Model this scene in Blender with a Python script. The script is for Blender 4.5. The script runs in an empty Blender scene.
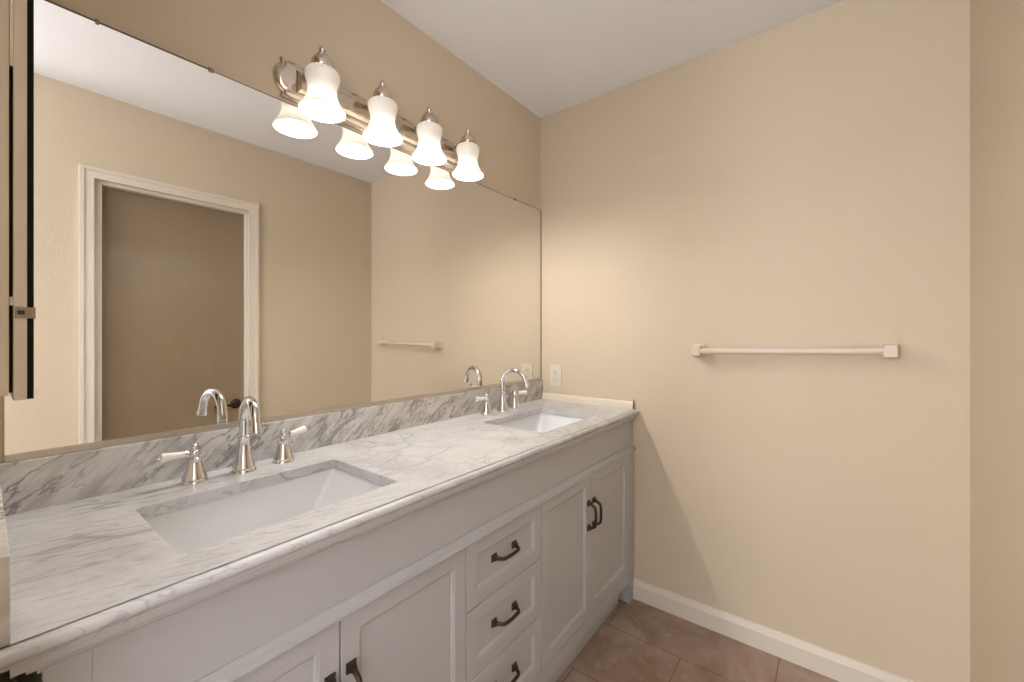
import bpy, bmesh, math, random
from mathutils import Vector, Matrix

scene = bpy.context.scene
COL = scene.collection
R = math.radians

# ------------------------------------------------------------------ camera
cam_data = bpy.data.cameras.new('camera')
cam_data.sensor_width = 36.0
cam_data.lens = 414.3 / 1024 * 36
cam_data.shift_y = -0.0061
cam_data.clip_start = 0.02
cam = bpy.data.objects.new('camera', cam_data)
cam.location = (-1.9046, -1.2825, 1.2423)
cam.rotation_euler = (R(90), 0, R(37.846 - 90))
COL.objects.link(cam)
scene.camera = cam

# ------------------------------------------------------------------ world, lights, exposure
world = bpy.data.worlds.new('world')
scene.world = world
world.use_nodes = True
world.node_tree.nodes['Background'].inputs[0].default_value = (0.8, 0.85, 1.0, 1)
world.node_tree.nodes['Background'].inputs[1].default_value = 0.2
scene.view_settings.view_transform = 'Standard'
scene.view_settings.look = 'None'
scene.view_settings.exposure = 0.41
scene.view_settings.gamma = 1.0
scene.view_settings.use_curve_mapping = False

def area_light(name, loc, rot, sx, sy, power, color):
    d = bpy.data.lights.new(name, 'AREA')
    d.shape = 'RECTANGLE'; d.size = sx; d.size_y = sy
    d.energy = power; d.color = color
    o = bpy.data.objects.new(name, d)
    o.location = loc; o.rotation_euler = rot
    COL.objects.link(o)
    return o
# added fill light over the unseen room behind the camera, shining in through the open doorway
area_light('hall_fill_top', (-2.85, -0.9, 2.42), (0, 0, 0), 1.5, 2.4, 6, (0.95, 0.97, 1.0))
def point_light(name, loc, r, power, color):
    d = bpy.data.lights.new(name, 'POINT'); d.shadow_soft_size = r; d.energy = power; d.color = color
    o = bpy.data.objects.new(name, d); o.location = loc; COL.objects.link(o)
area_light('hall_fill_up', (-3.3, -1.85, 0.95), (R(180), 0, 0), 0.8, 0.8, 30, (0.95, 0.97, 1.0))  # added uplight out of view, standing in for flash bounced off the ceiling
# added unseen point fill far back in the room behind the camera
point_light('hall_fill_point', (-4.8, -0.30, 1.6), 0.30, 88, (0.95, 0.97, 1.0))
BULB = 325.0
SHADE_T = 0.014      # how much of the bulb light passes through the opal glass

# ------------------------------------------------------------------ dimensions (metres)
H = 2.44          # ceiling
W = 1.619         # room width (mirror wall y=0 to opposite wall)
XL = -1.905       # wall on the near side (with the doorway the camera stands in)
CT = 0.892        # counter top

# ------------------------------------------------------------------ node helpers
class NT:
    def __init__(self, name):
        self.m = bpy.data.materials.new(name)
        self.m.use_nodes = True
        self.t = self.m.node_tree
        self.t.nodes.clear()
        self.out = self.t.nodes.new('ShaderNodeOutputMaterial')
    def n(self, kind, **kw):
        nd = self.t.nodes.new('ShaderNode' + kind)
        for k, v in kw.items():
            setattr(nd, k, v)
        return nd
    def set(self, sock, v):
        if isinstance(v, bpy.types.NodeSocket):
            self.t.links.new(v, sock)
        else:
            sock.default_value = v
    def math(self, op, a, b=0.0, c=0.0, clamp=False):
        nd = self.n('Math', operation=op, use_clamp=clamp)
        for i, v in enumerate((a, b, c)):
            self.set(nd.inputs[i], v)
        return nd.outputs[0]
    def ramp(self, x, lo, hi, a=0.0, b=1.0):
        nd = self.n('MapRange', interpolation_type='SMOOTHSTEP')
        for i, v in enumerate((x, lo, hi, a, b)):
            self.set(nd.inputs[i], v)
        return nd.outputs[0]
    def mix(self, f, a, b):
        nd = self.n('Mix', data_type='RGBA')
        self.set(nd.inputs[0], f); self.set(nd.inputs[6], a); self.set(nd.inputs[7], b)
        return nd.outputs[2]
    def coords(self, rot=(0, 0, 0), scale=(1, 1, 1), loc=(0, 0, 0)):
        tc = self.n('TexCoord')
        v = tc.outputs['Object']
        for r, sc in ((rot, (1, 1, 1)), ((0, 0, 0), scale)):     # turn first, stretch after
            mp = self.n('Mapping')
            self.set(mp.inputs[0], v)
            mp.inputs[2].default_value = r
            mp.inputs[3].default_value = sc
            v = mp.outputs[0]
        mp.inputs[1].default_value = loc
        return v
    def warp(self, v, scale, amount):
        nz = self.n('TexNoise')
        self.set(nz.inputs['Vector'], v)
        nz.inputs['Scale'].default_value = scale
        nz.inputs['Detail'].default_value = 3.0
        sub = self.n('VectorMath', operation='SUBTRACT')
        self.set(sub.inputs[0], nz.outputs['Color']); sub.inputs[1].default_value = (0.5, 0.5, 0.5)
        mul = self.n('VectorMath', operation='SCALE')
        self.set(mul.inputs[0], sub.outputs[0]); mul.inputs['Scale'].default_value = amount
        add = self.n('VectorMath', operation='ADD')
        self.set(add.inputs[0], v); self.set(add.inputs[1], mul.outputs[0])
        return add.outputs[0]
    def crackle(self, v, scale, width):
        nd = self.n('TexVoronoi', feature='DISTANCE_TO_EDGE')
        self.set(nd.inputs['Vector'], v)
        nd.inputs['Scale'].default_value = scale
        return self.ramp(nd.outputs['Distance'], 0.0, width, 1.0, 0.0)
    def noise(self, v, scale, detail=3.0, rough=0.5, dist=0.0):
        nd = self.n('TexNoise')
        self.set(nd.inputs['Vector'], v)
        nd.inputs['Scale'].default_value = scale
        nd.inputs['Detail'].default_value = detail
        nd.inputs['Roughness'].default_value = rough
        nd.inputs['Distortion'].default_value = dist
        return nd.outputs[0]
    def vein(self, v, scale, width, detail=3.0, dist=0.0, rough=0.5):
        nz = self.noise(v, scale, detail, rough, dist)
        d = self.math('ABSOLUTE', self.math('SUBTRACT', nz, 0.5))
        return self.ramp(d, 0.0, width, 1.0, 0.0)
    def principled(self, color, rough=0.5, metal=0.0, bump=None, bump_str=0.1, bump_dist=0.002, **kw):
        p = self.n('BsdfPrincipled')
        self.set(p.inputs['Base Color'], color)
        self.set(p.inputs['Roughness'], rough)
        self.set(p.inputs['Metallic'], metal)
        for k, v in kw.items():
            self.set(p.inputs[k.replace('_', ' ')], v)
        if bump is not None:
            b = self.n('Bump')
            b.inputs['Strength'].default_value = bump_str
            b.inputs['Distance'].default_value = bump_dist
            self.set(b.inputs['Height'], bump)
            self.t.links.new(b.outputs[0], p.inputs['Normal'])
        self.t.links.new(p.outputs[0], self.out.inputs[0])
        return p

def rgb(r, g, b):
    f = lambda c: ((c / 255 + 0.055) / 1.055) ** 2.4 if c > 10 else c / 255 / 12.92
    return (f(r), f(g), f(b), 1)

def simple(name, color, rough=0.5, metal=0.0, wob=0.0, **kw):
    t = NT(name)
    c = color
    if wob:
        nz = t.noise(t.coords(), 6.0, 4)
        dark = tuple(v * (1 - wob) for v in color[:3]) + (1,)
        c = t.mix(nz, dark, color)
    t.principled(c, rough, metal, **kw)
    return t.m

# ------------------------------------------------------------------ materials
def wall_paint(name, color, rough=0.6, strength=0.35):
    t = NT(name)
    v = t.coords()
    nz = t.noise(v, 150, 2.0, 0.55)
    big = t.noise(v, 2.2, 3)
    c2 = tuple(x * 0.95 for x in color[:3]) + (1,)
    t.principled(t.mix(big, c2, color), rough, bump=nz, bump_str=strength, bump_dist=0.003)
    return t.m
M = {}
M['wall'] = wall_paint('beige_wall_paint', (0.675, 0.565, 0.418, 1))
M['ceiling'] = wall_paint('white_ceiling_paint', (0.90, 0.90, 0.92, 1), 0.8, 0.2)
M['trim'] = simple('white_trim_paint', (0.78, 0.70, 0.59, 1), 0.35, wob=0.04)
M['cabinet'] = simple('white_cabinet_paint', (0.50, 0.495, 0.49, 1), 0.38, wob=0.03)
M['cabinet_dark'] = simple('cabinet_shadow_gap', (0.05, 0.045, 0.04, 1), 0.8)
M['ceramic'] = simple('white_glazed_ceramic', (0.80, 0.80, 0.805, 1), 0.28, wob=0.02)
M['porcelain'] = simple('white_porcelain', (0.86, 0.84, 0.80, 1), 0.15, wob=0.02)
M['towel'] = simple('off_white_ceramic_bar', (0.74, 0.64, 0.53, 1), 0.22, wob=0.04)
M['chrome'] = simple('polished_chrome', (0.74, 0.73, 0.72, 1), 0.07, 1.0, wob=0.03)
M['nickel'] = simple('polished_nickel', (0.68, 0.60, 0.51, 1), 0.16, 1.0, wob=0.05)
M['pewter'] = simple('dark_pewter', (0.085, 0.07, 0.058, 1), 0.36, 0.85, wob=0.3)
M['plastic'] = simple('cream_plastic', (0.74, 0.67, 0.57, 1), 0.3, wob=0.03)
M['dark'] = simple('dark_slot', (0.03, 0.025, 0.02, 1), 0.6)
M['clear'] = simple('clear_plastic_clip', (0.36, 0.30, 0.22, 1), 0.25, wob=0.1)
M['edge'] = simple('mirror_edge_brown', (0.17, 0.12, 0.07, 1), 0.4, wob=0.2)
M['channel'] = simple('brushed_aluminium', (0.60, 0.54, 0.46, 1), 0.28, 0.8, wob=0.1)
M['black_glass'] = simple('black_mirror_edge', (0.006, 0.009, 0.008, 1), 0.5, Specular_IOR_Level=0.1)
M['bronze'] = simple('dark_bronze', (0.07, 0.045, 0.03, 1), 0.3, 0.8, wob=0.3)

t = NT('silvered_mirror_glass')
v = t.coords()
sm = t.noise(t.coords(rot=(0, R(28), 0), scale=(1.2, 1, 5)), 2.2, 4, 0.55, 1.2)
t.principled((0.87, 0.86, 0.83, 1), t.ramp(sm, 0.6, 0.85, 0.0, 0.05), 1.0)
M['mirror'] = t.m

# the reflected door: brown semi-gloss paint with orange peel and pale streaks
t = NT('brown_gloss_door_paint')
v = t.coords()
peel = t.noise(v, 130, 2)
big = t.noise(v, 1.6, 3)
pale_streak = t.vein(t.coords(rot=(0, R(24), 0), scale=(2.6, 1, 0.5)), 2.0, 0.03, 3, 1.5)
c = t.mix(big, (0.23, 0.162, 0.096, 1), (0.32, 0.235, 0.15, 1))
c = t.mix(t.math('MULTIPLY', pale_streak, 0.05), c, (0.5, 0.42, 0.32, 1))
t.principled(c, 0.3, bump=peel, bump_str=0.22, bump_dist=0.003)
M['door'] = t.m

# marble of the counter
def marble(name, splash):
    t = NT(name)
    v = t.coords()
    sx = t.n('SeparateXYZ'); t.set(sx.inputs[0], v)
    x = sx.outputs[0]
    mul = lambda *q: q[0] if len(q) == 1 else t.math('MULTIPLY', q[0], mul(*q[1:]))
    mx = lambda *q: q[0] if len(q) == 1 else t.math('MAXIMUM', q[0], mx(*q[1:]))
    if not splash:
        left = t.ramp(x, -1.45, -1.0, 1.0, 0.25)
        mid = t.ramp(x, -1.5, -1.1, 0.3, 1.0)
        vs = t.coords(rot=(0, 0, R(15)), scale=(1.0, 6.0, 3.0))
        vf = t.coords(rot=(0, 0, R(17)), scale=(1.0, 7.0, 3.0))
        wv = t.warp(v, 5.0, 0.10)
        cloud = t.noise(v, 5.0, 5, 0.6, 0.5)
        base = t.mix(t.ramp(cloud, 0.32, 0.62), (0.53, 0.525, 0.53, 1), (0.65, 0.645, 0.65, 1))
        long_ = mul(t.vein(t.warp(vs, 2.0, 0.25), 2.0, 0.016, 3), t.ramp(t.noise(vs, 1.1, 2), 0.40, 0.62), 0.8, left)
        dash = mul(mx(t.ramp(t.noise(vf, 5.5, 5, 0.65), 0.55, 0.74), t.vein(t.warp(vf, 6.0, 0.08), 6.0, 0.022, 3)), 0.48, left)
        net = mul(t.crackle(wv, 8.5, 0.045), t.ramp(t.noise(v, 4.0, 3), 0.38, 0.62), 0.5, mid)
        net2 = mul(t.crackle(t.warp(v, 9.0, 0.07), 19.0, 0.09), t.ramp(t.noise(v, 7.0, 3), 0.42, 0.65), 0.36, mid)
        spot = mul(t.ramp(t.noise(v, 26, 4, 0.65), 0.58, 0.72), 0.30)
        tot = t.math('MULTIPLY', mx(long_, dash, net, net2, spot), 0.75, clamp=True)
        col = t.mix(tot, base, (0.24, 0.225, 0.215, 1))
    else:
        vs = t.coords(rot=(0, R(42), 0), scale=(1.0, 3.0, 4.5))
        vl = t.coords(rot=(0, R(38), 0), scale=(1.0, 2.0, 3.2))
        dens = t.ramp(x, -1.72, -1.45, 0.25, 1.0)
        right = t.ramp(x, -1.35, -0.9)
        cloud = t.noise(vs, 7.0, 4, 0.6)
        base = t.mix(t.ramp(cloud, 0.34, 0.60), (0.55, 0.535, 0.525, 1), (0.76, 0.745, 0.73, 1))
        long_ = mul(t.vein(t.warp(vl, 6.0, 0.07), 3.6, 0.024, 5, 0.0, 0.6), t.ramp(t.noise(vl, 2.2, 2), 0.38, 0.54))
        streak = mul(t.ramp(t.noise(t.warp(vs, 14.0, 0.05), 12.0, 6, 0.7), 0.50, 0.62), 0.85, dens)
        fine = mul(t.vein(t.warp(vs, 16.0, 0.04), 16.0, 0.05, 5), t.ramp(t.noise(vs, 5.0, 2), 0.42, 0.62), 0.8, dens)
        tot = t.math('MULTIPLY', mx(long_, streak, fine), 0.80, clamp=True)
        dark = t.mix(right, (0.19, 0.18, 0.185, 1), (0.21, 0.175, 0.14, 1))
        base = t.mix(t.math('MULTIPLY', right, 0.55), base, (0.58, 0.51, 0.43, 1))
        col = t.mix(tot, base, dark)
    t.principled(col, 0.2)
    return t.m
M['marble'] = marble('carrara_marble_counter', False)
M['marble_splash'] = marble('carrara_marble_splash', True)

# floor tiles: 0.60 x 0.295 m brown slate-look, rows running along y
t = NT('brown_slate_tile')
tc = t.n('TexCoord')
sep = t.n('SeparateXYZ'); t.set(sep.inputs[0], tc.outputs['Object'])
cmb = t.n('CombineXYZ')
t.set(cmb.inputs[0], t.math('ADD', sep.outputs[1], 1.117 + 3.3))
t.set(cmb.inputs[1], t.math('ADD', sep.outputs[0], 0.25 + 5.9))
br = t.n('TexBrick')
t.set(br.inputs['Vector'], cmb.outputs[0])
br.offset = 0.5; br.offset_frequency = 2
br.inputs['Color1'].default_value = (0.5, 0.5, 0.5, 1)
br.inputs['Color2'].default_value = (0.62, 0.62, 0.62, 1)
br.inputs['Mortar'].default_value = (0, 0, 0, 1)
br.inputs['Scale'].default_value = 1.0
br.inputs['Mortar Size'].default_value = 0.0022
br.inputs['Mortar Smooth'].default_value = 0.2
br.inputs['Bias'].default_value = 0.0
br.inputs['Brick Width'].default_value = 0.60
br.inputs['Row Height'].default_value = 0.295
n1 = t.noise(t.coords(), 4.5, 6, 0.65, 0.6)
n2 = t.noise(t.coords(), 22, 5, 0.7)
c = t.mix(t.ramp(n1, 0.3, 0.72), (0.27, 0.17, 0.115, 1), (0.42, 0.315, 0.25, 1))
c = t.mix(t.math('MULTIPLY', t.ramp(n2, 0.52, 0.72), 0.5), c, (0.50, 0.40, 0.31, 1))
c = t.mix(br.outputs['Fac'], c, (0.19, 0.12, 0.085, 1))
hgt = t.math('SUBTRACT', t.math('MULTIPLY', n2, 0.3), br.outputs['Fac'])
t.principled(c, 0.42, bump=hgt, bump_str=0.3, bump_dist=0.003)
M['floor'] = t.m

# opal glass shades lit by the bulbs inside them
t = NT('opal_glass_shade')
nz = t.noise(t.coords(), 9, 2)
tint = t.mix(nz, (0.93, 0.88, 0.80, 1), (0.97, 0.93, 0.87, 1))
tr = t.n('BsdfTranslucent'); t.set(tr.inputs[0], tint)
df = t.n('BsdfDiffuse'); t.set(df.inputs[0], tint)
m1 = t.n('MixShader'); m1.inputs[0].default_value = 1.0 - SHADE_T
t.t.links.new(tr.outputs[0], m1.inputs[1]); t.t.links.new(df.outputs[0], m1.inputs[2])
gl = t.n('BsdfGlossy'); gl.inputs['Roughness'].default_value = 0.15
m2 = t.n('MixShader'); m2.inputs[0].default_value = 0.05
t.t.links.new(m1.outputs[0], m2.inputs[1]); t.t.links.new(gl.outputs[0], m2.inputs[2])
t.t.links.new(m2.outputs[0], t.out.inputs[0])
M['shade'] = t.m
t = NT('glowing_bulb')
em = t.n('Emission'); em.inputs[0].default_value = (1, 0.96, 0.90, 1); em.inputs[1].default_value = BULB
t.t.links.new(em.outputs[0], t.out.inputs[0])
M['bulb'] = t.m

# ------------------------------------------------------------------ mesh helpers
def face(bm, vs):
    try:
        return bm.faces.new(vs)
    except ValueError:
        return None

def box(bm, x0, x1, y0, y1, z0, z1, bev=0.0, seg=2):
    x0, x1 = min(x0, x1), max(x0, x1); y0, y1 = min(y0, y1), max(y0, y1); z0, z1 = min(z0, z1), max(z0, z1)
    b = bmesh.new()
    bmesh.ops.create_cube(b, size=1.0)
    for v in b.verts:
        v.co = Vector(((x0 + x1) / 2 + v.co.x * (x1 - x0), (y0 + y1) / 2 + v.co.y * (y1 - y0), (z0 + z1) / 2 + v.co.z * (z1 - z0)))
    if bev:
        bmesh.ops.bevel(b, geom=list(b.edges), offset=bev, segments=seg, profile=0.5, affect='EDGES')
    merge(bm, b)

def merge(bm, b):
    me = bpy.data.meshes.new('tmp')
    b.to_mesh(me); b.free()
    bm.from_mesh(me)
    bpy.data.meshes.remove(me)

def prism(bm, prof, axis, a, b):
    """closed profile (list of 2-tuples) swept along an axis; the profile gives the other two coordinates in x,y,z order"""
    def P(p, c):
        if axis == 'x': return (c, p[0], p[1])
        if axis == 'y': return (p[0], c, p[1])
        return (p[0], p[1], c)
    A = [bm.verts.new(P(p, a)) for p in prof]
    B = [bm.verts.new(P(p, b)) for p in prof]
    n = len(prof)
    for i in range(n):
        face(bm, (A[i], A[(i + 1) % n], B[(i + 1) % n], B[i]))
    face(bm, A); face(bm, B[::-1])

def lathe(bm, prof, cx=0, cy=0, cz=0, seg=32, sx=1.0, sy=1.0, cap=True):
    rings = []
    for r, z in prof:
        if r < 1e-6:
            rings.append([bm.verts.new((cx, cy, cz + z))])
        else:
            rings.append([bm.verts.new((cx + r * sx * math.cos(2 * math.pi * i / seg), cy + r * sy * math.sin(2 * math.pi * i / seg), cz + z)) for i in range(seg)])
    for a, b in zip(rings, rings[1:]):
        for i in range(seg):
            j = (i + 1) % seg
            if len(a) == 1 and len(b) == 1: continue
            if len(a) == 1: face(bm, (a[0], b[j], b[i]))
            elif len(b) == 1: face(bm, (a[i], a[j], b[0]))
            else: face(bm, (a[i], a[j], b[j], b[i]))
    if cap:
        for r in (rings[0], rings[-1]):
            if len(r) > 2: face(bm, r)

def smooth_path(pts, n=8):
    out = []
    P = [Vector(p) for p in pts]
    P = [P[0] * 2 - P[1]] + P + [P[-1] * 2 - P[-2]]
    for i in range(1, len(P) - 2):
        for k in range(n):
            u = k / n
            a, b, c, d = P[i - 1], P[i], P[i + 1], P[i + 2]
            out.append(0.5 * ((2 * b) + (c - a) * u + (2 * a - 5 * b + 4 * c - d) * u * u + (-a + 3 * b - 3 * c + d) * u ** 3))
    out.append(P[-2])
    return out

def tube(bm, pts, radii, seg=16, square=False, aspect=1.0):
    pts = [Vector(p) for p in pts]
    if not isinstance(radii, (list, tuple)): radii = [radii] * len(pts)
    tang = []
    for i in range(len(pts)):
        a = pts[max(i - 1, 0)]; b = pts[min(i + 1, len(pts) - 1)]
        tang.append((b - a).normalized())
    up = Vector((0, 0, 1))
    if abs(tang[0].dot(up)) > 0.9: up = Vector((1, 0, 0))
    nrm = (up - tang[0] * up.dot(tang[0])).normalized()
    rings = []
    for p, tg, r in zip(pts, tang, radii):
        nrm = (nrm - tg * nrm.dot(tg)).normalized()
        bn = tg.cross(nrm)
        ring = []
        for i in range(seg):
            a = 2 * math.pi * (i + 0.5) / seg
            ca, sa = math.cos(a), math.sin(a)
            if square:
                k = 1 / max(abs(ca), abs(sa)); k = min(k, 1.28)
                ca, sa = ca * k, sa * k
            ring.append(bm.verts.new(p + nrm * ca * r + bn * sa * r * aspect))
        rings.append(ring)
    for a, b in zip(rings, rings[1:]):
        for i in range(seg):
            j = (i + 1) % seg
            face(bm, (a[i], a[j], b[j], b[i]))
    face(bm, rings[0][::-1]); face(bm, rings[-1])

def sphere(bm, c, r, seg=20, sz=1.0):
    prof = [(r * math.sin(math.pi * k / 12), -r * sz * math.cos(math.pi * k / 12)) for k in range(13)]
    prof[0] = (0, -r * sz); prof[-1] = (0, r * sz)
    lathe(bm, prof, c[0], c[1], c[2], seg)

def base_of(o):
    v = Vector((0, 0, 0))
    while o is not None:
        v += o.location; o = o.parent
    return v

def obj(name, bm, mat, parent=None, smooth=False, angle=40):
    bmesh.ops.recalc_face_normals(bm, faces=bm.faces)
    if parent is not None:
        bmesh.ops.translate(bm, verts=bm.verts, vec=-base_of(parent))
    me = bpy.data.meshes.new(name)
    if smooth:
        for f in bm.faces: f.smooth = True
        for e in bm.edges:
            if len(e.link_faces) == 2 and e.calc_face_angle(0) > R(angle): e.smooth = False
    bm.to_mesh(me); bm.free()
    o = bpy.data.objects.new(name, me)
    me.materials.append(mat)
    COL.objects.link(o)
    if parent is not None: o.parent = parent
    return o

def tag(o, label, cat, group=None, kind=None):
    o['label'] = label; o['category'] = cat
    if group: o['group'] = group
    if kind: o['kind'] = kind
    return o

def thing(name, loc, label, cat, group=None, kind=None):
    o = bpy.data.objects.new(name, None)
    o.location = loc; o.empty_display_size = 0.05
    COL.objects.link(o)
    return tag(o, label, cat, group, kind)

def dup(root, loc, label, rotz=0.0):
    r = root.copy(); COL.objects.link(r); r.location = loc; r.rotation_euler = (0, 0, rotz); r['label'] = label
    for ch in list(root.children):
        c = ch.copy(); COL.objects.link(c); c.parent = r
        for g in list(ch.children):
            d = g.copy(); COL.objects.link(d); d.parent = c
    return r

def struct(name, bm, mat, label, cat, smooth=False):
    return tag(obj(name, bm, mat, None, smooth), label, cat, kind='structure')

def boxes(*bs, bev=0.0):
    bm = bmesh.new()
    for b in bs: box(bm, *b, bev=bev)
    return bm

# ------------------------------------------------------------------ the room
XH = -5.3         # far end of the room behind the camera
DX0, DX1, DH = -1.560, -0.866, 2.018      # opening of the door in the opposite wall
YD1 = -0.66                               # the vanity alcove is open behind the camera from here on
struct('floor', boxes((XH, 0.1, -W - 0.9, 0.6, -0.06, 0.0)), M['floor'], 'brown slate look tile floor in staggered rows', 'floor')
struct('ceiling', boxes((XH, 0.1, -W - 0.9, 0.6, H, H + 0.06)), M['ceiling'], 'flat white painted ceiling', 'ceiling')
struct('wall_left', boxes((XL, 0.1, 0.0, 0.1, 0, H)), M['wall'], 'beige wall behind the mirror and vanity light', 'wall')
struct('wall_back', boxes((0.0, 0.1, -W - 0.1, 0.0, 0, H)), M['wall'], 'beige wall carrying the towel bar', 'wall')
struct('wall_right', boxes((XL - 0.11, DX0, -W - 0.12, -W, 0, H), (DX1, 0.0, -W - 0.12, -W, 0, H), (DX0, DX1, -W - 0.12, -W, DH, H)),
       M['wall'], 'beige wall opposite the mirror, at the right edge of the photo', 'wall')
struct('wall_near', boxes((XL - 0.11, XL, YD1, 0.6, 0, H)),
       M['wall'], 'beige wall at the left end of the vanity, ending at the open side of the room', 'wall')
struct('wall_hall', boxes((XH - 0.1, XH, -W - 0.9, 0.6, 0, H), (XH, XL - 0.11, 0.5, 0.6, 0, H), (XH, XL - 0.11, -W - 0.9, -W - 0.8, 0, H)),
       M['ceiling'], 'pale walls of the unseen room behind the camera', 'wall')  # plain unseen room, added only to send light into this one

def base_prof(sign=1):
    return [(0, 0), (0.014, 0), (0.014, 0.066), (0.012, 0.072), (0.0095, 0.080), (0.007, 0.089), (0.0, 0.0905)]
bm = bmesh.new(); prism(bm, [(-a, b) for a, b in base_prof()], 'y', -W, -0.02)
struct('baseboard_back', bm, M['trim'], 'white baseboard along the towel bar wall', 'baseboard')
bm = bmesh.new()
for x0, x1 in ((DX1 + 0.055, -0.014), (XL, DX0 - 0.055)):
    prism(bm, [(-W + a, b) for a, b in base_prof()], 'x', x0, x1)
struct('baseboard_right', bm, M['trim'], 'white baseboard along the wall opposite the mirror', 'baseboard')

# ------------------------------------------------------------------ reflected door
door = thing('door_1', (-1.213, -W, 0), 'closed brown door in white frame, seen reflected in the mirror', 'door', kind='structure')
bm = bmesh.new()
def casing(bm, off, wid, th):
    a0, a1, zt = DX0 + 0.004, DX1 - 0.004, DH - 0.004
    box(bm, a0 - off - wid, a0 - off, -W, -W + th, 0, zt + off)
    box(bm, a1 + off, a1 + off + wid, -W, -W + th, 0, zt + off)
    box(bm, a0 - off - wid, a1 + off + wid, -W, -W + th, zt + off, zt + off + wid)
casing(bm, 0.0, 0.036, 0.012); casing(bm, 0.036, 0.016, 0.017)
obj('casing', bm, M['trim'], door)
bm = bmesh.new()
for x0, x1 in ((DX0 - 0.0005, DX0 + 0.004), (DX1 - 0.004, DX1 + 0.0005)): box(bm, x0, x1, -W - 0.118, -W + 0.003, 0, DH)
box(bm, DX0 + 0.004, DX1 - 0.004, -W - 0.118, -W + 0.003, DH - 0.004, DH + 0.0005)
# stops
box(bm, DX0 + 0.004, DX0 + 0.034, -W - 0.05, -W - 0.012, 0, DH - 0.022)
box(bm, DX1 - 0.014, DX1 - 0.004, -W - 0.05, -W - 0.012, 0, DH - 0.022)
box(bm, DX0 + 0.004, DX1 - 0.004, -W - 0.05, -W - 0.012, DH - 0.022, DH - 0.004)
obj('jamb', bm, M['trim'], door)
obj('door_slab', boxes((DX0 + 0.006, DX1 - 0.006, -W - 0.09, -W - 0.052, 0.008, DH - 0.008), bev=0.002), M['door'], door)
bm = bmesh.new()
hz = 0.815; hy = -W - 0.052; hx = DX1 - 0.06
prof = [(0.0, 0.0), (0.030, 0.0), (0.030, 0.006), (0.024, 0.011), (0.011, 0.013), (0.011, 0.045), (0, 0.045)]
b = bmesh.new(); lathe(b, prof, seg=24)
bmesh.ops.rotate(b, verts=b.verts, cent=(0, 0, 0), matrix=Matrix.Rotation(R(-90), 3, 'X'))
bmesh.ops.translate(b, verts=b.verts, vec=(hx, hy, hz)); merge(bm, b)
tube(bm, smooth_path([(hx + 0.008, hy + 0.042, hz), (hx - 0.03, hy + 0.044, hz + 0.002), (hx - 0.075, hy + 0.044, hz - 0.002), (hx - 0.108, hy + 0.04, hz - 0.004)]),
     0.008, 12)
sphere(bm, (hx - 0.108, hy + 0.04, hz - 0.004), 0.0125, 16)
obj('lever_handle', bm, M['bronze'], door, True)

# ------------------------------------------------------------------ vanity cabinet
VX0, VX1 = -1.858, -0.004
FY = -0.528       # frieze plane
DY = -0.537       # door faces
van = thing('vanity_cabinet', (-0.93, -0.27, 0), 'long white double vanity cabinet with shaker doors and drawers under the marble counter', 'cabinet')
bm = bmesh.new()
tk = 0.018
box(bm, VX0, VX0 + tk, -0.515, -0.012, 0.095, 0.866)
box(bm, VX1 - tk, VX1, -0.515, -0.012, 0.095, 0.866)
box(bm, VX0, VX1, -0.515, -0.012, 0.095, 0.113)
box(bm, VX0, VX1, -0.024, -0.012, 0.113, 0.70)
for xx in (-1.136, -0.789): box(bm, xx - 0.009, xx + 0.009, -0.513, -0.024, 0.113, 0.70)
obj('body', bm, M['cabinet'], van)
bm = bmesh.new()
box(bm, VX0, VX1, FY, -0.513, 0.70, 0.866, 0.001)
box(bm, VX0, -1.815, FY - 0.003, FY, 0.722, 0.84, 0.001)
obj('frieze', bm, M['cabinet'], van)
# face frame: end stiles running down into feet, bottom rail
bm = bmesh.new()
box(bm, VX0, -1.832, DY, -0.513, 0.12, 0.702, 0.0015)
box(bm, -0.0755, VX1, DY, -0.513, 0.12, 0.702, 0.0015)
box(bm, VX0, VX1, DY + 0.002, -0.513, 0.095, 0.152, 0.0015)
obj('face_frame', bm, M['cabinet'], van)
for sgn, xa, xb in ((1, -0.072, VX1), (-1, VX0, -1.790)):
    bm = bmesh.new()
    top = [(xa, DY + 0.001), (xb, DY + 0.001), (xb, -0.47), (xa, -0.47)]
    if sgn > 0: bot = [(xa + 0.012, DY + 0.001), (xb - 0.012, DY + 0.001), (xb - 0.012, -0.484), (xa + 0.012, -0.484)]
    else: bot = [(xa + 0.012, DY + 0.001), (xb - 0.012, DY + 0.001), (xb - 0.012, -0.484), (xa + 0.012, -0.484)]
    A = [bm.verts.new((p[0], p[1], 0.122)) for p in top]
    Mi = [bm.verts.new((p[0], p[1], 0.085)) for p in top]
    B = [bm.verts.new((p[0], p[1], 0.0)) for p in bot]
    for P_, Q_ in ((A, Mi), (Mi, B)):
        for i in range(4): face(bm, (P_[i], P_[(i + 1) % 4], Q_[(i + 1) % 4], Q_[i]))
    face(bm, A); face(bm, B)
    obj('foot', bm, M['cabinet'], van)
obj('toe_board', boxes((VX0 + 0.09, -0.09, -0.497, -0.479, 0.0, 0.1)), M['cabinet'], van)
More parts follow.
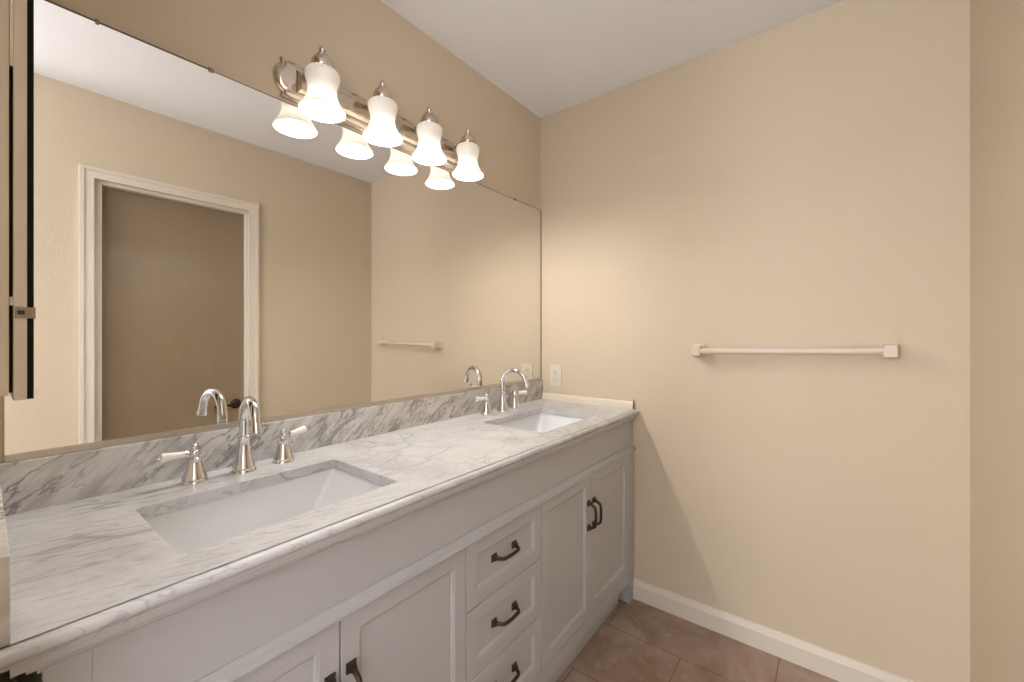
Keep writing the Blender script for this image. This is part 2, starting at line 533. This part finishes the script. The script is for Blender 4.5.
# crown under the marble, returned at the left end
def crown(z0, z1, out, xl):
    return (xl, VX1 + 0.0, FY - out, -0.5, z0, z1)
bm = bmesh.new()
prof = [(FY + 0.01, 0.8662), (FY - 0.024, 0.8662), (FY - 0.024, 0.857), (FY - 0.022, 0.8555), (FY - 0.014, 0.8545), (FY - 0.0125, 0.852), (FY - 0.0125, 0.8465),
        (FY - 0.010, 0.845), (FY - 0.006, 0.844), (FY - 0.004, 0.840), (FY, 0.838), (FY + 0.01, 0.838)]
prism(bm, prof, 'x', -1.858, VX1)
for dx, dy, z0, z1 in ((0.025, 0.024, 0.8562, 0.8662), (0.013, 0.0125, 0.8462, 0.8562), (0.004, 0.005, 0.838, 0.8462)):
    box(bm, VX0 - dx, VX0, FY - dy, -0.1, z0, z1)
obj('crown_moulding', bm, M['cabinet'], van)
bm = bmesh.new()
prof = [(FY + 0.008, 0.7015), (FY - 0.018, 0.7015), (FY - 0.0195, 0.706), (FY - 0.018, 0.712), (FY - 0.010, 0.717), (FY - 0.004, 0.724), (FY + 0.008, 0.726)]
prism(bm, prof, 'x', VX0, VX1)
obj('band_moulding', bm, M['cabinet'], van)

def shaker(x0, x1, z0, z1, fr=0.043, y=DY, th=0.02):
    bm = bmesh.new()
    def rect(ins, yy):
        return [bm.verts.new((a, yy, b)) for a, b in ((x0 + ins, z0 + ins), (x1 - ins, z0 + ins), (x1 - ins, z1 - ins), (x0 + ins, z1 - ins))]
    loops = [rect(0, y + th), rect(0, y + 0.0012), rect(0.0012, y), rect(fr - 0.004, y), rect(fr - 0.003, y + 0.003), rect(fr, y + 0.0035), rect(fr + 0.0045, y + 0.0075)]
    for a, b in zip(loops, loops[1:]):
        for i in range(4): face(bm, (a[i], a[(i + 1) % 4], b[(i + 1) % 4], b[i]))
    face(bm, loops[-1]); face(bm, loops[0])
    return bm

def pull(cx, cz, length, vertical, y=DY):
    """arched bar pull on two square pyramid bases"""
    bm = bmesh.new()
    h = length / 2
    for s in (-1, 1):
        def q(w, yy):
            cc = [(-w, -w), (w, -w), (w, w), (-w, w)]
            return [bm.verts.new(((cx + a, yy, cz + s * h + b) if vertical else (cx + s * h + a, yy, cz + b))) for a, b in cc]
        l = [q(0.0105, y), q(0.0105, y - 0.003), q(0.006, y - 0.009), q(0.0052, y - 0.014)]
        for a, b in zip(l, l[1:]):
            for i in range(4): face(bm, (a[i], a[(i + 1) % 4], b[(i + 1) % 4], b[i]))
        face(bm, l[0]); face(bm, l[-1])
    pts = []
    for s, d in ((-1.0, 0.006), (-0.97, 0.013), (-0.80, 0.0265), (-0.70, 0.0305), (-0.35, 0.0325), (0, 0.0332), (0.35, 0.0325), (0.70, 0.0305), (0.80, 0.0265), (0.97, 0.013), (1.0, 0.006)):
        pts.append((cx, y - d, cz + s * h) if vertical else (cx + s * h, y - d, cz))
    tube(bm, pts, 0.0048, 8, square=True)
    return bm

g = 0.0015
doors = [(-1.8305, -1.480 - 0.0015, 'R'), (-1.480 + 0.0015, -1.136 - g, 'L'), (-0.789 + g, -0.446 - g, 'R'), (-0.446 + g, -0.077, 'L')]
for x0, x1, side in doors:
    d = obj('door', shaker(x0, x1, 0.155, 0.7005), M['cabinet'], van)
    hx = x1 - 0.020 if side == 'R' else x0 + 0.020
    h = obj('handle', pull(hx, 0.548, 0.094, True), M['pewter'], d, True, 30)
    h['label'] = 'dark pewter bar pull'
for z0, z1, hz in ((0.525, 0.7005, 0.622), (0.3415, 0.522, 0.440), (0.155, 0.3385, 0.258)):
    d = obj('drawer', shaker(-1.136 + g, -0.789 - g, z0, z1), M['cabinet'], van)
    h = obj('handle', pull(-0.973, hz - 0.004, 0.092, False, DY + 0.009), M['pewter'], d, True, 30)
    h['label'] = 'dark pewter bar pull'

# ------------------------------------------------------------------ marble counter with two cut-outs
S1 = (-1.712, -1.290, -0.462, -0.172)
S2 = (-0.668, -0.250, -0.462, -0.172)
CB = 0.8665
bm = bmesh.new()
xs = [XL + 0.001, S1[0], S1[1], S2[0], S2[1], -0.001]
ys = [-0.551, S1[2], S1[3], -0.001]
def rr_corner(cx, cy, sx, sy, r=0.012, n=5):
    return [(cx + sx * r * (1 - math.sin(k / n * math.pi / 2)), cy + sy * r * (1 - math.cos(k / n * math.pi / 2))) for k in range(n + 1)]
def slab_cell(x0, x1, y0, y1):
    for z in (CT, CB):
        face(bm, [bm.verts.new(p + (z,)) for p in ((x0, y0), (x1, y0), (x1, y1), (x0, y1))])
for i in range(5):
    for j in range(3):
        if j == 1 and i in (1, 3): continue
        slab_cell(xs[i], xs[i + 1], ys[j], ys[j + 1])
for (x0, x1, y0, y1) in (S1, S2):
    loop = []
    r = 0.010
    corners = [(x0, y0, 1, 1), (x1, y0, -1, 1), (x1, y1, -1, -1), (x0, y1, 1, -1)]
    ring = []
    for idx, (cx, cy, sx, sy) in enumerate(corners):
        pts = rr_corner(cx, cy, sx, sy, r)
        # go from the side of the previous edge to the side of the next edge
        if idx in (0, 2): pts = pts[::-1] if idx == 0 else pts[::-1]
        ring.append((pts, (cx, cy)))
    full = []
    for idx, (pts, c) in enumerate(ring):
        # order the points counter-clockwise around the cut-out
        ccx, ccy = (x0 + x1) / 2, (y0 + y1) / 2
        pts = sorted(pts, key=lambda p: math.atan2((p[1] - ccy) * (x1 - x0) / (y1 - y0), p[0] - ccx))
        full += pts
        for z in (CT, CB):
            face(bm, [bm.verts.new(c + (z,))] + [bm.verts.new(p + (z,)) for p in pts])
    ccx, ccy = (x0 + x1) / 2, (y0 + y1) / 2
    e = 0.0012
    n = len(full)
    T = [bm.verts.new(p + (CT,)) for p in full]; B = [bm.verts.new(p + (CB,)) for p in full]
    for i in range(n): face(bm, (T[i], T[(i + 1) % n], B[(i + 1) % n], B[i]))
bmesh.ops.remove_doubles(bm, verts=bm.verts, dist=0.0001)
# ogee front edge
def arc(cy, cz, r, a0, a1, n=7):
    return [(cy - r * math.cos(R(a0 + (a1 - a0) * k / n)), cz + r * math.sin(R(a0 + (a1 - a0) * k / n))) for k in range(n + 1)]
prof = [(-0.548, CT), (-0.5510, CT), (-0.5520, CT - 0.0013)] + arc(-0.5545, CT - 0.0103, 0.0085, 90, 0) + [(-0.5628, CT - 0.0120), (-0.5615, CT - 0.0145), (-0.5585, CT - 0.0180), (-0.5545, CT - 0.0210), (-0.5525, CT - 0.0240), (-0.5522, CB), (-0.548, CB)]
prism(bm, prof, 'x', xs[0], xs[-1])
# closed ends and back
for x in (xs[0], xs[-1]): face(bm, [bm.verts.new((x, a, b)) for a, b in ((-0.551, CT), (-0.001, CT), (-0.001, CB), (-0.551, CB))])
face(bm, [bm.verts.new((a, -0.001, b)) for a, b in ((xs[0], CT), (xs[-1], CT), (xs[-1], CB), (xs[0], CB))])
tag(obj('countertop', bm, M['marble'], None, True, 25), 'grey veined white marble countertop with ogee front edge and two sink cut-outs', 'countertop')

tag(obj('backsplash', boxes((XL + 0.001, -0.001, -0.020, -0.001, CT, 0.9935), bev=0.0012), M['marble_splash']),
    'long streaked marble backsplash standing under the mirror', 'backsplash')
tag(obj('side_splash', boxes((XL + 0.001, XL + 0.0225, -0.548, -0.0205, CT, 0.9935), bev=0.0015), M['marble_splash']),
    'short marble side splash at the left end of the counter', 'backsplash')
rs = thing('counter_trim', (-0.006, -0.28, CT), 'low white wooden trim strip where the counter meets the towel bar wall', 'trim')
bm = bmesh.new()
prism(bm, [(-0.001, CT), (-0.013, CT), (-0.0125, CT + 0.020), (-0.0095, CT + 0.022), (-0.0105, CT + 0.026), (-0.007, CT + 0.032), (-0.001, CT + 0.033)], 'y', -0.533, -0.0205)
obj('moulding', bm, M['trim'], rs)
bm = bmesh.new()
prism(bm, [(-0.001, CT), (-0.0135, CT), (-0.011, CT + 0.022), (-0.007, CT + 0.042), (-0.001, CT + 0.043)], 'y', -0.5375, -0.533)
o = obj('end_cap', bm, M['edge'], rs); o['label'] = 'dark end of the trim strip'

# ------------------------------------------------------------------ sinks
def basin(name, S, label):
    cx = (S[0] + S[1]) / 2; cy = (S[2] + S[3]) / 2
    root = thing(name, (cx, cy, 0.70), label, 'sink', 'undermount sinks')
    bm = bmesh.new()
    def ring(x0, x1, y0, y1, z, r, n=6):
        out = []
        for (px, py, a0) in ((x1 - r, y1 - r, 0), (x0 + r, y1 - r, 90), (x0 + r, y0 + r, 180), (x1 - r, y0 + r, 270)):
            for k in range(n + 1):
                a = R(a0 + 90 * k / n)
                out.append(bm.verts.new((px + r * math.cos(a), py + r * math.sin(a), z)))
        return out
    zt = CB - 0.0006
    e = 0.003
    L = [ring(S[0] - 0.025, S[1] + 0.025, S[2] - 0.02, S[3] + 0.02, zt - 0.012, 0.02),
         ring(S[0] - 0.025, S[1] + 0.025, S[2] - 0.02, S[3] + 0.02, zt, 0.02),
         ring(S[0] - e, S[1] + e, S[2] - e, S[3] + e, zt, 0.014),
         ring(S[0] + 0.004, S[1] - 0.004, S[2] + 0.000, S[3] - 0.000, zt - 0.012, 0.016)]
    for k in range(1, 9):
        u = k / 8
        z = zt - 0.012 - 0.118 * u
        sx = 0.004 + 0.078 * (u ** 1.0)
        sy = 0.030 * u
        L.append(ring(S[0] + sx, S[1] - sx, S[2] + sy, S[3] - sy * 0.7, z, 0.016 + 0.01 * u))
    L.append(ring(S[0] + 0.095, S[1] - 0.095, S[2] + 0.044, S[3] - 0.034, zt - 0.137, 0.03))
    L.append(ring(S[0] + 0.13, S[1] - 0.13, S[2] + 0.075, S[3] - 0.065, zt - 0.141, 0.03))
    for a, b in zip(L, L[1:]):
        n = len(a)
        for i in range(n): face(bm, (a[i], a[(i + 1) % n], b[(i + 1) % n], b[i]))
    face(bm, L[-1])
    obj('bowl', bm, M['ceramic'], root, True, 35)
    bm = bmesh.new()
    lathe(bm, [(0.0, 0.0), (0.029, 0.0), (0.031, 0.002), (0.024, 0.004), (0.020, 0.002), (0.018, 0.005), (0.0, 0.007)], cx, cy + 0.02, zt - 0.141, 24)
    obj('drain', bm, M['chrome'], root, True)
    return root
basin('undermount_sink', S1, 'rectangular white sink nearer the camera, left in the marble counter')
basin('undermount_sink', S2, 'rectangular white sink farther from the camera, beside the towel bar wall')

# ------------------------------------------------------------------ faucets
def faucet(loc, label, hs, swing=0.0):
    root = thing('faucet', loc, label, 'faucet', 'chrome gooseneck faucets')
    x, y, z = loc
    bm = bmesh.new()
    lathe(bm, [(0.0, 0), (0.0275, 0), (0.0275, 0.004), (0.0255, 0.007), (0.0265, 0.010), (0.0235, 0.017), (0.0195, 0.030), (0.0165, 0.048), (0.0150, 0.068),
               (0.0140, 0.084), (0.0150, 0.086), (0.0160, 0.089), (0.0150, 0.092), (0.0125, 0.094), (0.0, 0.094)], x, y, z, 32)
    obj('base', bm, M['chrome'], root, True, 50)
    bm = bmesh.new()
    pts = [(x, y, z + 0.085), (x, y, z + 0.124)]
    rr = 0.057
    dxs, dys = math.sin(R(swing)), -math.cos(R(swing))     # direction the spout points in
    for k in range(0, 19):
        a = R(180 - k * 165 / 18)
        q = rr + rr * math.cos(a)
        pts.append((x + dxs * q, y + dys * q, z + 0.130 + rr * math.sin(a)))
    last = Vector(pts[-1]); prev = Vector(pts[-2]); dirv = (last - prev).normalized()
    for q in (0.012, 0.026, 0.031): pts.append(tuple(last + dirv * q))
    n = len(pts)
    rad = [0.0118] * 2 + [0.0118 - 0.0018 * k / 18 for k in range(19)] + [0.0102, 0.0126, 0.0128]
    tube(bm, pts, rad, 20)
    obj('spout', bm, M['chrome'], root, True, 50)
    for sx, hx, dirx, diry, rise in hs:
        bm = bmesh.new()
        hz = z
        lathe(bm, [(0.0, 0), (0.0270, 0), (0.0270, 0.004), (0.0250, 0.006), (0.0258, 0.009), (0.0225, 0.016), (0.0178, 0.030), (0.0140, 0.045), (0.0130, 0.050),
                   (0.0145, 0.052), (0.0145, 0.055), (0.0105, 0.057), (0.0085, 0.060), (0.0105, 0.063), (0.0120, 0.068), (0.0110, 0.073), (0.0070, 0.076), (0.0070, 0.078), (0.0088, 0.081), (0.0085, 0.085), (0.005, 0.089), (0, 0.090)],
              hx, y + 0.008, hz, 28)
        hb = obj('handle_base', bm, M['chrome'], root, True, 50)
        d = Vector((dirx, diry, rise)).normalized()
        p0 = Vector((hx, y + 0.008, hz + 0.068))
        bm = bmesh.new()
        tube(bm, [p0 + d * 0.006, p0 + d * 0.014, p0 + d * 0.016, p0 + d * 0.020], [0.0055, 0.0055, 0.0085, 0.0085], 16)
        obj('lever_collar', bm, M['chrome'], hb, True, 50)
        bm = bmesh.new()
        tube(bm, [p0 + d * 0.066, p0 + d * 0.068, p0 + d * 0.071, p0 + d * 0.074], [0.0065, 0.0070, 0.0050, 0.002], 16)
        obj('lever_tip', bm, M['chrome'], hb, True, 50)
        bm = bmesh.new()
        tube(bm, [p0 + d * 0.0195, p0 + d * 0.023, p0 + d * 0.040, p0 + d * 0.058, p0 + d * 0.064, p0 + d * 0.0665], [0.0065, 0.0078, 0.0092, 0.0108, 0.0108, 0.007], 16)
        lv = obj('lever', bm, M['porcelain'], hb, True, 50)
        lv['label'] = 'white porcelain lever'
    return root
faucet((-1.486, -0.084, CT), 'chrome gooseneck faucet with white lever handles at the nearer left sink',
       [(-1, -1.588, -1, -0.05, 0.03), (1, -1.386, 1, 0.14, 0.12)], -7)
faucet((-0.424, -0.078, CT), 'chrome gooseneck faucet with white lever handles at the far sink by the outlet',
       [(-1, -0.528, -1, 0.0, 0.08), (1, -0.322, 1, -0.35, 0.0)], 13)

# ------------------------------------------------------------------ wall mirror
MZ0, MZ1, MX0, MX1 = 1.003, 1.926, -1.874, -0.006
mir = thing('wall_mirror', (-0.94, 0, MZ0), 'large frameless wall mirror between backsplash and vanity light', 'mirror')
obj('glass', boxes((MX0, MX1, -0.0075, -0.0015, MZ0, MZ1)), M['mirror'], mir)
bm = boxes((MX0, MX1, -0.0078, -0.0005, MZ1 - 0.0001, MZ1 + 0.0022), (MX0, -1.535, -0.0078, -0.0005, MZ1 + 0.0022, MZ1 + 0.0042), (MX1 - 0.0002, MX1 + 0.005, -0.009, -0.0005, MZ0 - 0.006, MZ1 + 0.002))  # mirror edge; extra left length paints the shaded gap behind the glass
obj('edge_and_gap', bm, M['edge'], mir)
bm = boxes((MX0, MX1, -0.011, -0.0005, MZ0 - 0.0085, MZ0 - 0.002), (MX0, MX1, -0.0118, -0.0076, MZ0 - 0.0085, MZ0 + 0.0045))
o = obj('bottom_channel', bm, M['channel'], mir); o['label'] = 'metal channel along the bottom edge'
for cx in (-1.535, -0.237, -1.745):
    w = 0.0055 if cx != -1.745 else 0.003
    bm = bmesh.new()
    box(bm, cx - w, cx + w, -0.004, -0.0005, MZ1 + 0.002, MZ1 + 0.011, 0.0012)
    box(bm, cx - w, cx + w, -0.0118, -0.0078, MZ1 - 0.003, MZ1 + 0.005, 0.0012)
    box(bm, cx - w, cx + w, -0.0118, -0.002, MZ1 + 0.0025, MZ1 + 0.006, 0.0008)
    sphere(bm, (cx, -0.0045, MZ1 + 0.008), 0.002, 10)
    obj('clip', bm, M['clear'], mir)

# ------------------------------------------------------------------ mirrored medicine cabinet seen edge-on
mc = thing('medicine_cabinet', (XL, -0.19, 1.14), 'shallow cream medicine cabinet with mirrored door, seen edge-on at the left edge', 'cabinet')
cy0, cy1 = -0.30, -0.10
obj('frame', boxes((XL + 0.001, XL + 0.0285, cy0 + 0.002, cy1, 1.150, 1.92), bev=0.001), M['trim'], mc)
d = obj('door', boxes((XL + 0.0325, XL + 0.0462, cy0, cy1, 1.142, 1.92), bev=0.001), M['trim'], mc)
o = obj('mirror_pane', boxes((XL + 0.0463, XL + 0.0530, cy0 + 0.001, cy1, 1.143, 1.92)), M['black_glass'], d); o['label'] = 'black edge of the door mirror'
bm = boxes((XL + 0.034, XL + 0.0548, cy0 - 0.0022, cy0 - 0.0002, 1.2675, 1.2845), (XL + 0.0532, XL + 0.0548, cy0 - 0.002, cy0 + 0.008, 1.2675, 1.2845), bev=0.0005)
obj('mirror_clip', bm, M['clear'], d)
bm = bmesh.new(); box(bm, XL + 0.0365, XL + 0.0435, cy0 - 0.0038, cy0 - 0.0022, 1.2735, 1.2795, 0.0006)
obj('clip_screw', bm, M['dark'], d)
for z0, z1 in ((1.287, 1.30), (1.65, 1.80)): obj('hinge', boxes((XL + 0.029, XL + 0.0325, cy0 + 0.002, cy0 + 0.02, z0, z1)), M['channel'], mc)
obj('gap_shadow', boxes((XL + 0.0286, XL + 0.0324, cy0 + 0.03, cy1, 1.152, 1.92)), M['dark'], mc)  # dark box painting the shade in the open gap beside the door

# ------------------------------------------------------------------ vanity light
PZ = 1.998; PCX = -0.9815; PH = 0.400
vl = thing('vanity_light', (PCX, 0, PZ), 'nickel vanity light bar with four lit bell shades above the mirror', 'light fixture')
def bracket(hl, hh, y):
    """outline with ends that swell out like a brace"""
    right = []
    n = 14
    for k in range(n + 1):
        u = -1 + 2 * k / n
        s = 0.018 * (1 - abs(u) ** 1.5) - 0.010 * math.exp(-((abs(u) - 0.72) / 0.17) ** 2)
        right.append((hl + s, u * hh))
    pts = right + [(-x, -z) for x, z in right]
    return [(PCX + x, y, PZ + z) for x, z in pts]
bm = bmesh.new()
L = []
for hl, hh, y in ((PH - 0.016, 0.058, -0.0005), (PH - 0.016, 0.058, -0.007), (PH - 0.020, 0.054, -0.011), (PH - 0.025, 0.049, -0.010), (PH - 0.029, 0.045, -0.014), (PH - 0.034, 0.040, -0.016)):
    L.append([bm.verts.new(p) for p in bracket(hl, hh, y)])
for a, b in zip(L, L[1:]):
    n = len(a)
    for i in range(n): face(bm, (a[i], a[(i + 1) % n], b[(i + 1) % n], b[i]))
face(bm, L[-1]); face(bm, L[0])
obj('back_plate', bm, M['nickel'], vl, True, 30)
bm = bmesh.new()
def rc(hl, hh, y): return [bm.verts.new((PCX + a * hl, y, PZ + b * hh)) for a, b in ((-1, -1), (1, -1), (1, 1), (-1, 1))]
L = [rc(PH - 0.058, 0.034, -0.0155), rc(PH - 0.060, 0.032, -0.022), rc(PH - 0.068, 0.022, -0.029)]
for a, b in zip(L, L[1:]):
    for i in range(4): face(bm, (a[i], a[(i + 1) % 4], b[(i + 1) % 4], b[i]))
face(bm, L[-1]); face(bm, L[0])
obj('raised_panel', bm, M['nickel'], vl)
LY = -0.092; LZ = 1.899
shade_prof_o = [(0.0625, 0.0), (0.0632, 0.003), (0.0605, 0.009), (0.0545, 0.017), (0.0480, 0.028), (0.0425, 0.041), (0.0398, 0.055), (0.0400, 0.068), (0.0430, 0.082),
                (0.0465, 0.094), (0.0482, 0.104), (0.0465, 0.113), (0.0415, 0.119), (0.0330, 0.123), (0.0250, 0.124)]
for i, lx in enumerate((-1.283, -1.076, -0.874, -0.668)):
    bm = bmesh.new()
    inner = [(max(r - 0.003, 0.02), z + (0.0 if k < 2 else -0.002)) for k, (r, z) in enumerate(shade_prof_o)]
    prof = shade_prof_o
    lathe(bm, prof, lx, LY, LZ, 40, cap=False)
    bmesh.ops.remove_doubles(bm, verts=bm.verts, dist=0.00005)
    sh = obj('shade', bm, M['shade'], vl, True, 60)
    bm = bmesh.new()
    sphere(bm, (lx, LY, LZ + 0.022), 0.021, 20, 1.1)
    obj('bulb', bm, M['bulb'], vl, True, 60)
    bm = bmesh.new()
    lathe(bm, [(0.0, 0.1235), (0.0330, 0.1235), (0.0345, 0.126), (0.0340, 0.131), (0.0305, 0.133), (0.0310, 0.137), (0.0300, 0.145), (0.0265, 0.154), (0.0205, 0.1605), (0.0150, 0.163),
               (0.0160, 0.1655), (0.0150, 0.1685), (0.0090, 0.171), (0.0065, 0.174), (0.0090, 0.178), (0.0098, 0.183), (0.0085, 0.188), (0.0045, 0.192), (0, 0.193)], lx, LY, LZ, 32)
    obj('cap', bm, M['nickel'], vl, True, 50)
    bm = bmesh.new()
    lathe(bm, [(0.0, 0.042), (0.012, 0.042), (0.014, 0.055), (0.014, 0.1225), (0, 0.1225)], lx, LY, LZ, 20)
    obj('socket', bm, M['plastic'], vl, True, 50)
    bm = bmesh.new()
    az = LZ + 0.146
    tube(bm, smooth_path([(lx, -0.012, az - 0.012), (lx, -0.032, az - 0.011), (lx, -0.050, az - 0.004), (lx, LY + 0.024, az)]), 0.008, 14)
    b = bmesh.new(); lathe(b, [(0.0, 0.0), (0.019, 0.0), (0.019, 0.003), (0.012, 0.007), (0.0, 0.008)], seg=24)
    bmesh.ops.rotate(b, verts=b.verts, cent=(0, 0, 0), matrix=Matrix.Rotation(R(90), 3, 'X'))
    bmesh.ops.translate(b, verts=b.verts, vec=(lx, -0.015, az - 0.012)); merge(bm, b)
    obj('arm', bm, M['nickel'], vl, True, 50)

# ------------------------------------------------------------------ towel bar
TY0, TY1, TZ0, TZ1 = -0.825, -1.430, 1.174, 1.188
tb = thing('towel_bar', (0, (TY0 + TY1) / 2, 1.18), 'off-white towel bar with ceramic end posts on the beige wall', 'towel bar')
for ty, tz in ((TY0, TZ0), (TY1, TZ1)):
    bm = bmesh.new()
    def sq(x, wy, wz, r):
        out = []
        for (sy, sz, a0) in ((1, 1, 0), (-1, 1, 90), (-1, -1, 180), (1, -1, 270)):
            for k in range(5):
                a = R(a0 + 22.5 * k)
                out.append(bm.verts.new((x, ty + sy * (wy - r) + r * math.cos(a), tz + sz * (wz - r) + r * math.sin(a))))
        return out
    L = [sq(-0.0005, 0.0265, 0.0285, 0.008), sq(-0.006, 0.0265, 0.0285, 0.008), sq(-0.010, 0.024, 0.026, 0.008), sq(-0.013, 0.019, 0.022, 0.006), sq(-0.026, 0.017, 0.0195, 0.005),
         sq(-0.040, 0.017, 0.0195, 0.005), sq(-0.048, 0.0185, 0.021, 0.005), sq(-0.066, 0.0185, 0.021, 0.005), sq(-0.070, 0.0155, 0.018, 0.004)]
    for a, b in zip(L, L[1:]):
        n = len(a)
        for i in range(n): face(bm, (a[i], a[(i + 1) % n], b[(i + 1) % n], b[i]))
    face(bm, L[0]); face(bm, L[-1])
    obj('post', bm, M['towel'], tb, True, 35)
bm = bmesh.new()
tube(bm, [(-0.055, TY0 - 0.012, TZ0), (-0.055, TY1 + 0.012, TZ1)], 0.0125, 20)
obj('bar', bm, M['towel'], tb, True)

# ------------------------------------------------------------------ outlet
ol = thing('wall_outlet', (0, -0.102, 1.02), 'cream duplex outlet low on the wall beside the far faucet', 'outlet')
oy, oz = -0.102, 1.022
obj('cover_plate', boxes((-0.006, -0.0005, oy - 0.036, oy + 0.036, oz - 0.058, oz + 0.058), bev=0.002), M['plastic'], ol)
for s in (-1, 1):
    bm = bmesh.new()
    b = bmesh.new(); lathe(b, [(0, 0), (0.0172, 0), (0.0172, 0.002), (0.016, 0.003), (0, 0.003)], seg=24, sy=0.82)
    bmesh.ops.rotate(b, verts=b.verts, cent=(0, 0, 0), matrix=Matrix.Rotation(R(-90), 3, 'Y') )
    bmesh.ops.translate(b, verts=b.verts, vec=(-0.006, oy, oz + s * 0.0195)); merge(bm, b)
    rc_ = obj('receptacle', bm, M['plastic'], ol, True)
    zc = oz + s * 0.0195
    bm = boxes((-0.0096, -0.0088, oy + 0.0055, oy + 0.0078, zc - 0.002, zc + 0.007), (-0.0096, -0.0088, oy - 0.0078, oy - 0.0055, zc - 0.002, zc + 0.007),
               (-0.0096, -0.0088, oy - 0.0025, oy + 0.0025, zc - 0.0105, zc - 0.006))
    obj('slots', bm, M['dark'], rc_)
bm = bmesh.new(); sphere(bm, (-0.006, oy, oz), 0.0028, 10); obj('screw', bm, M['channel'], ol, True)
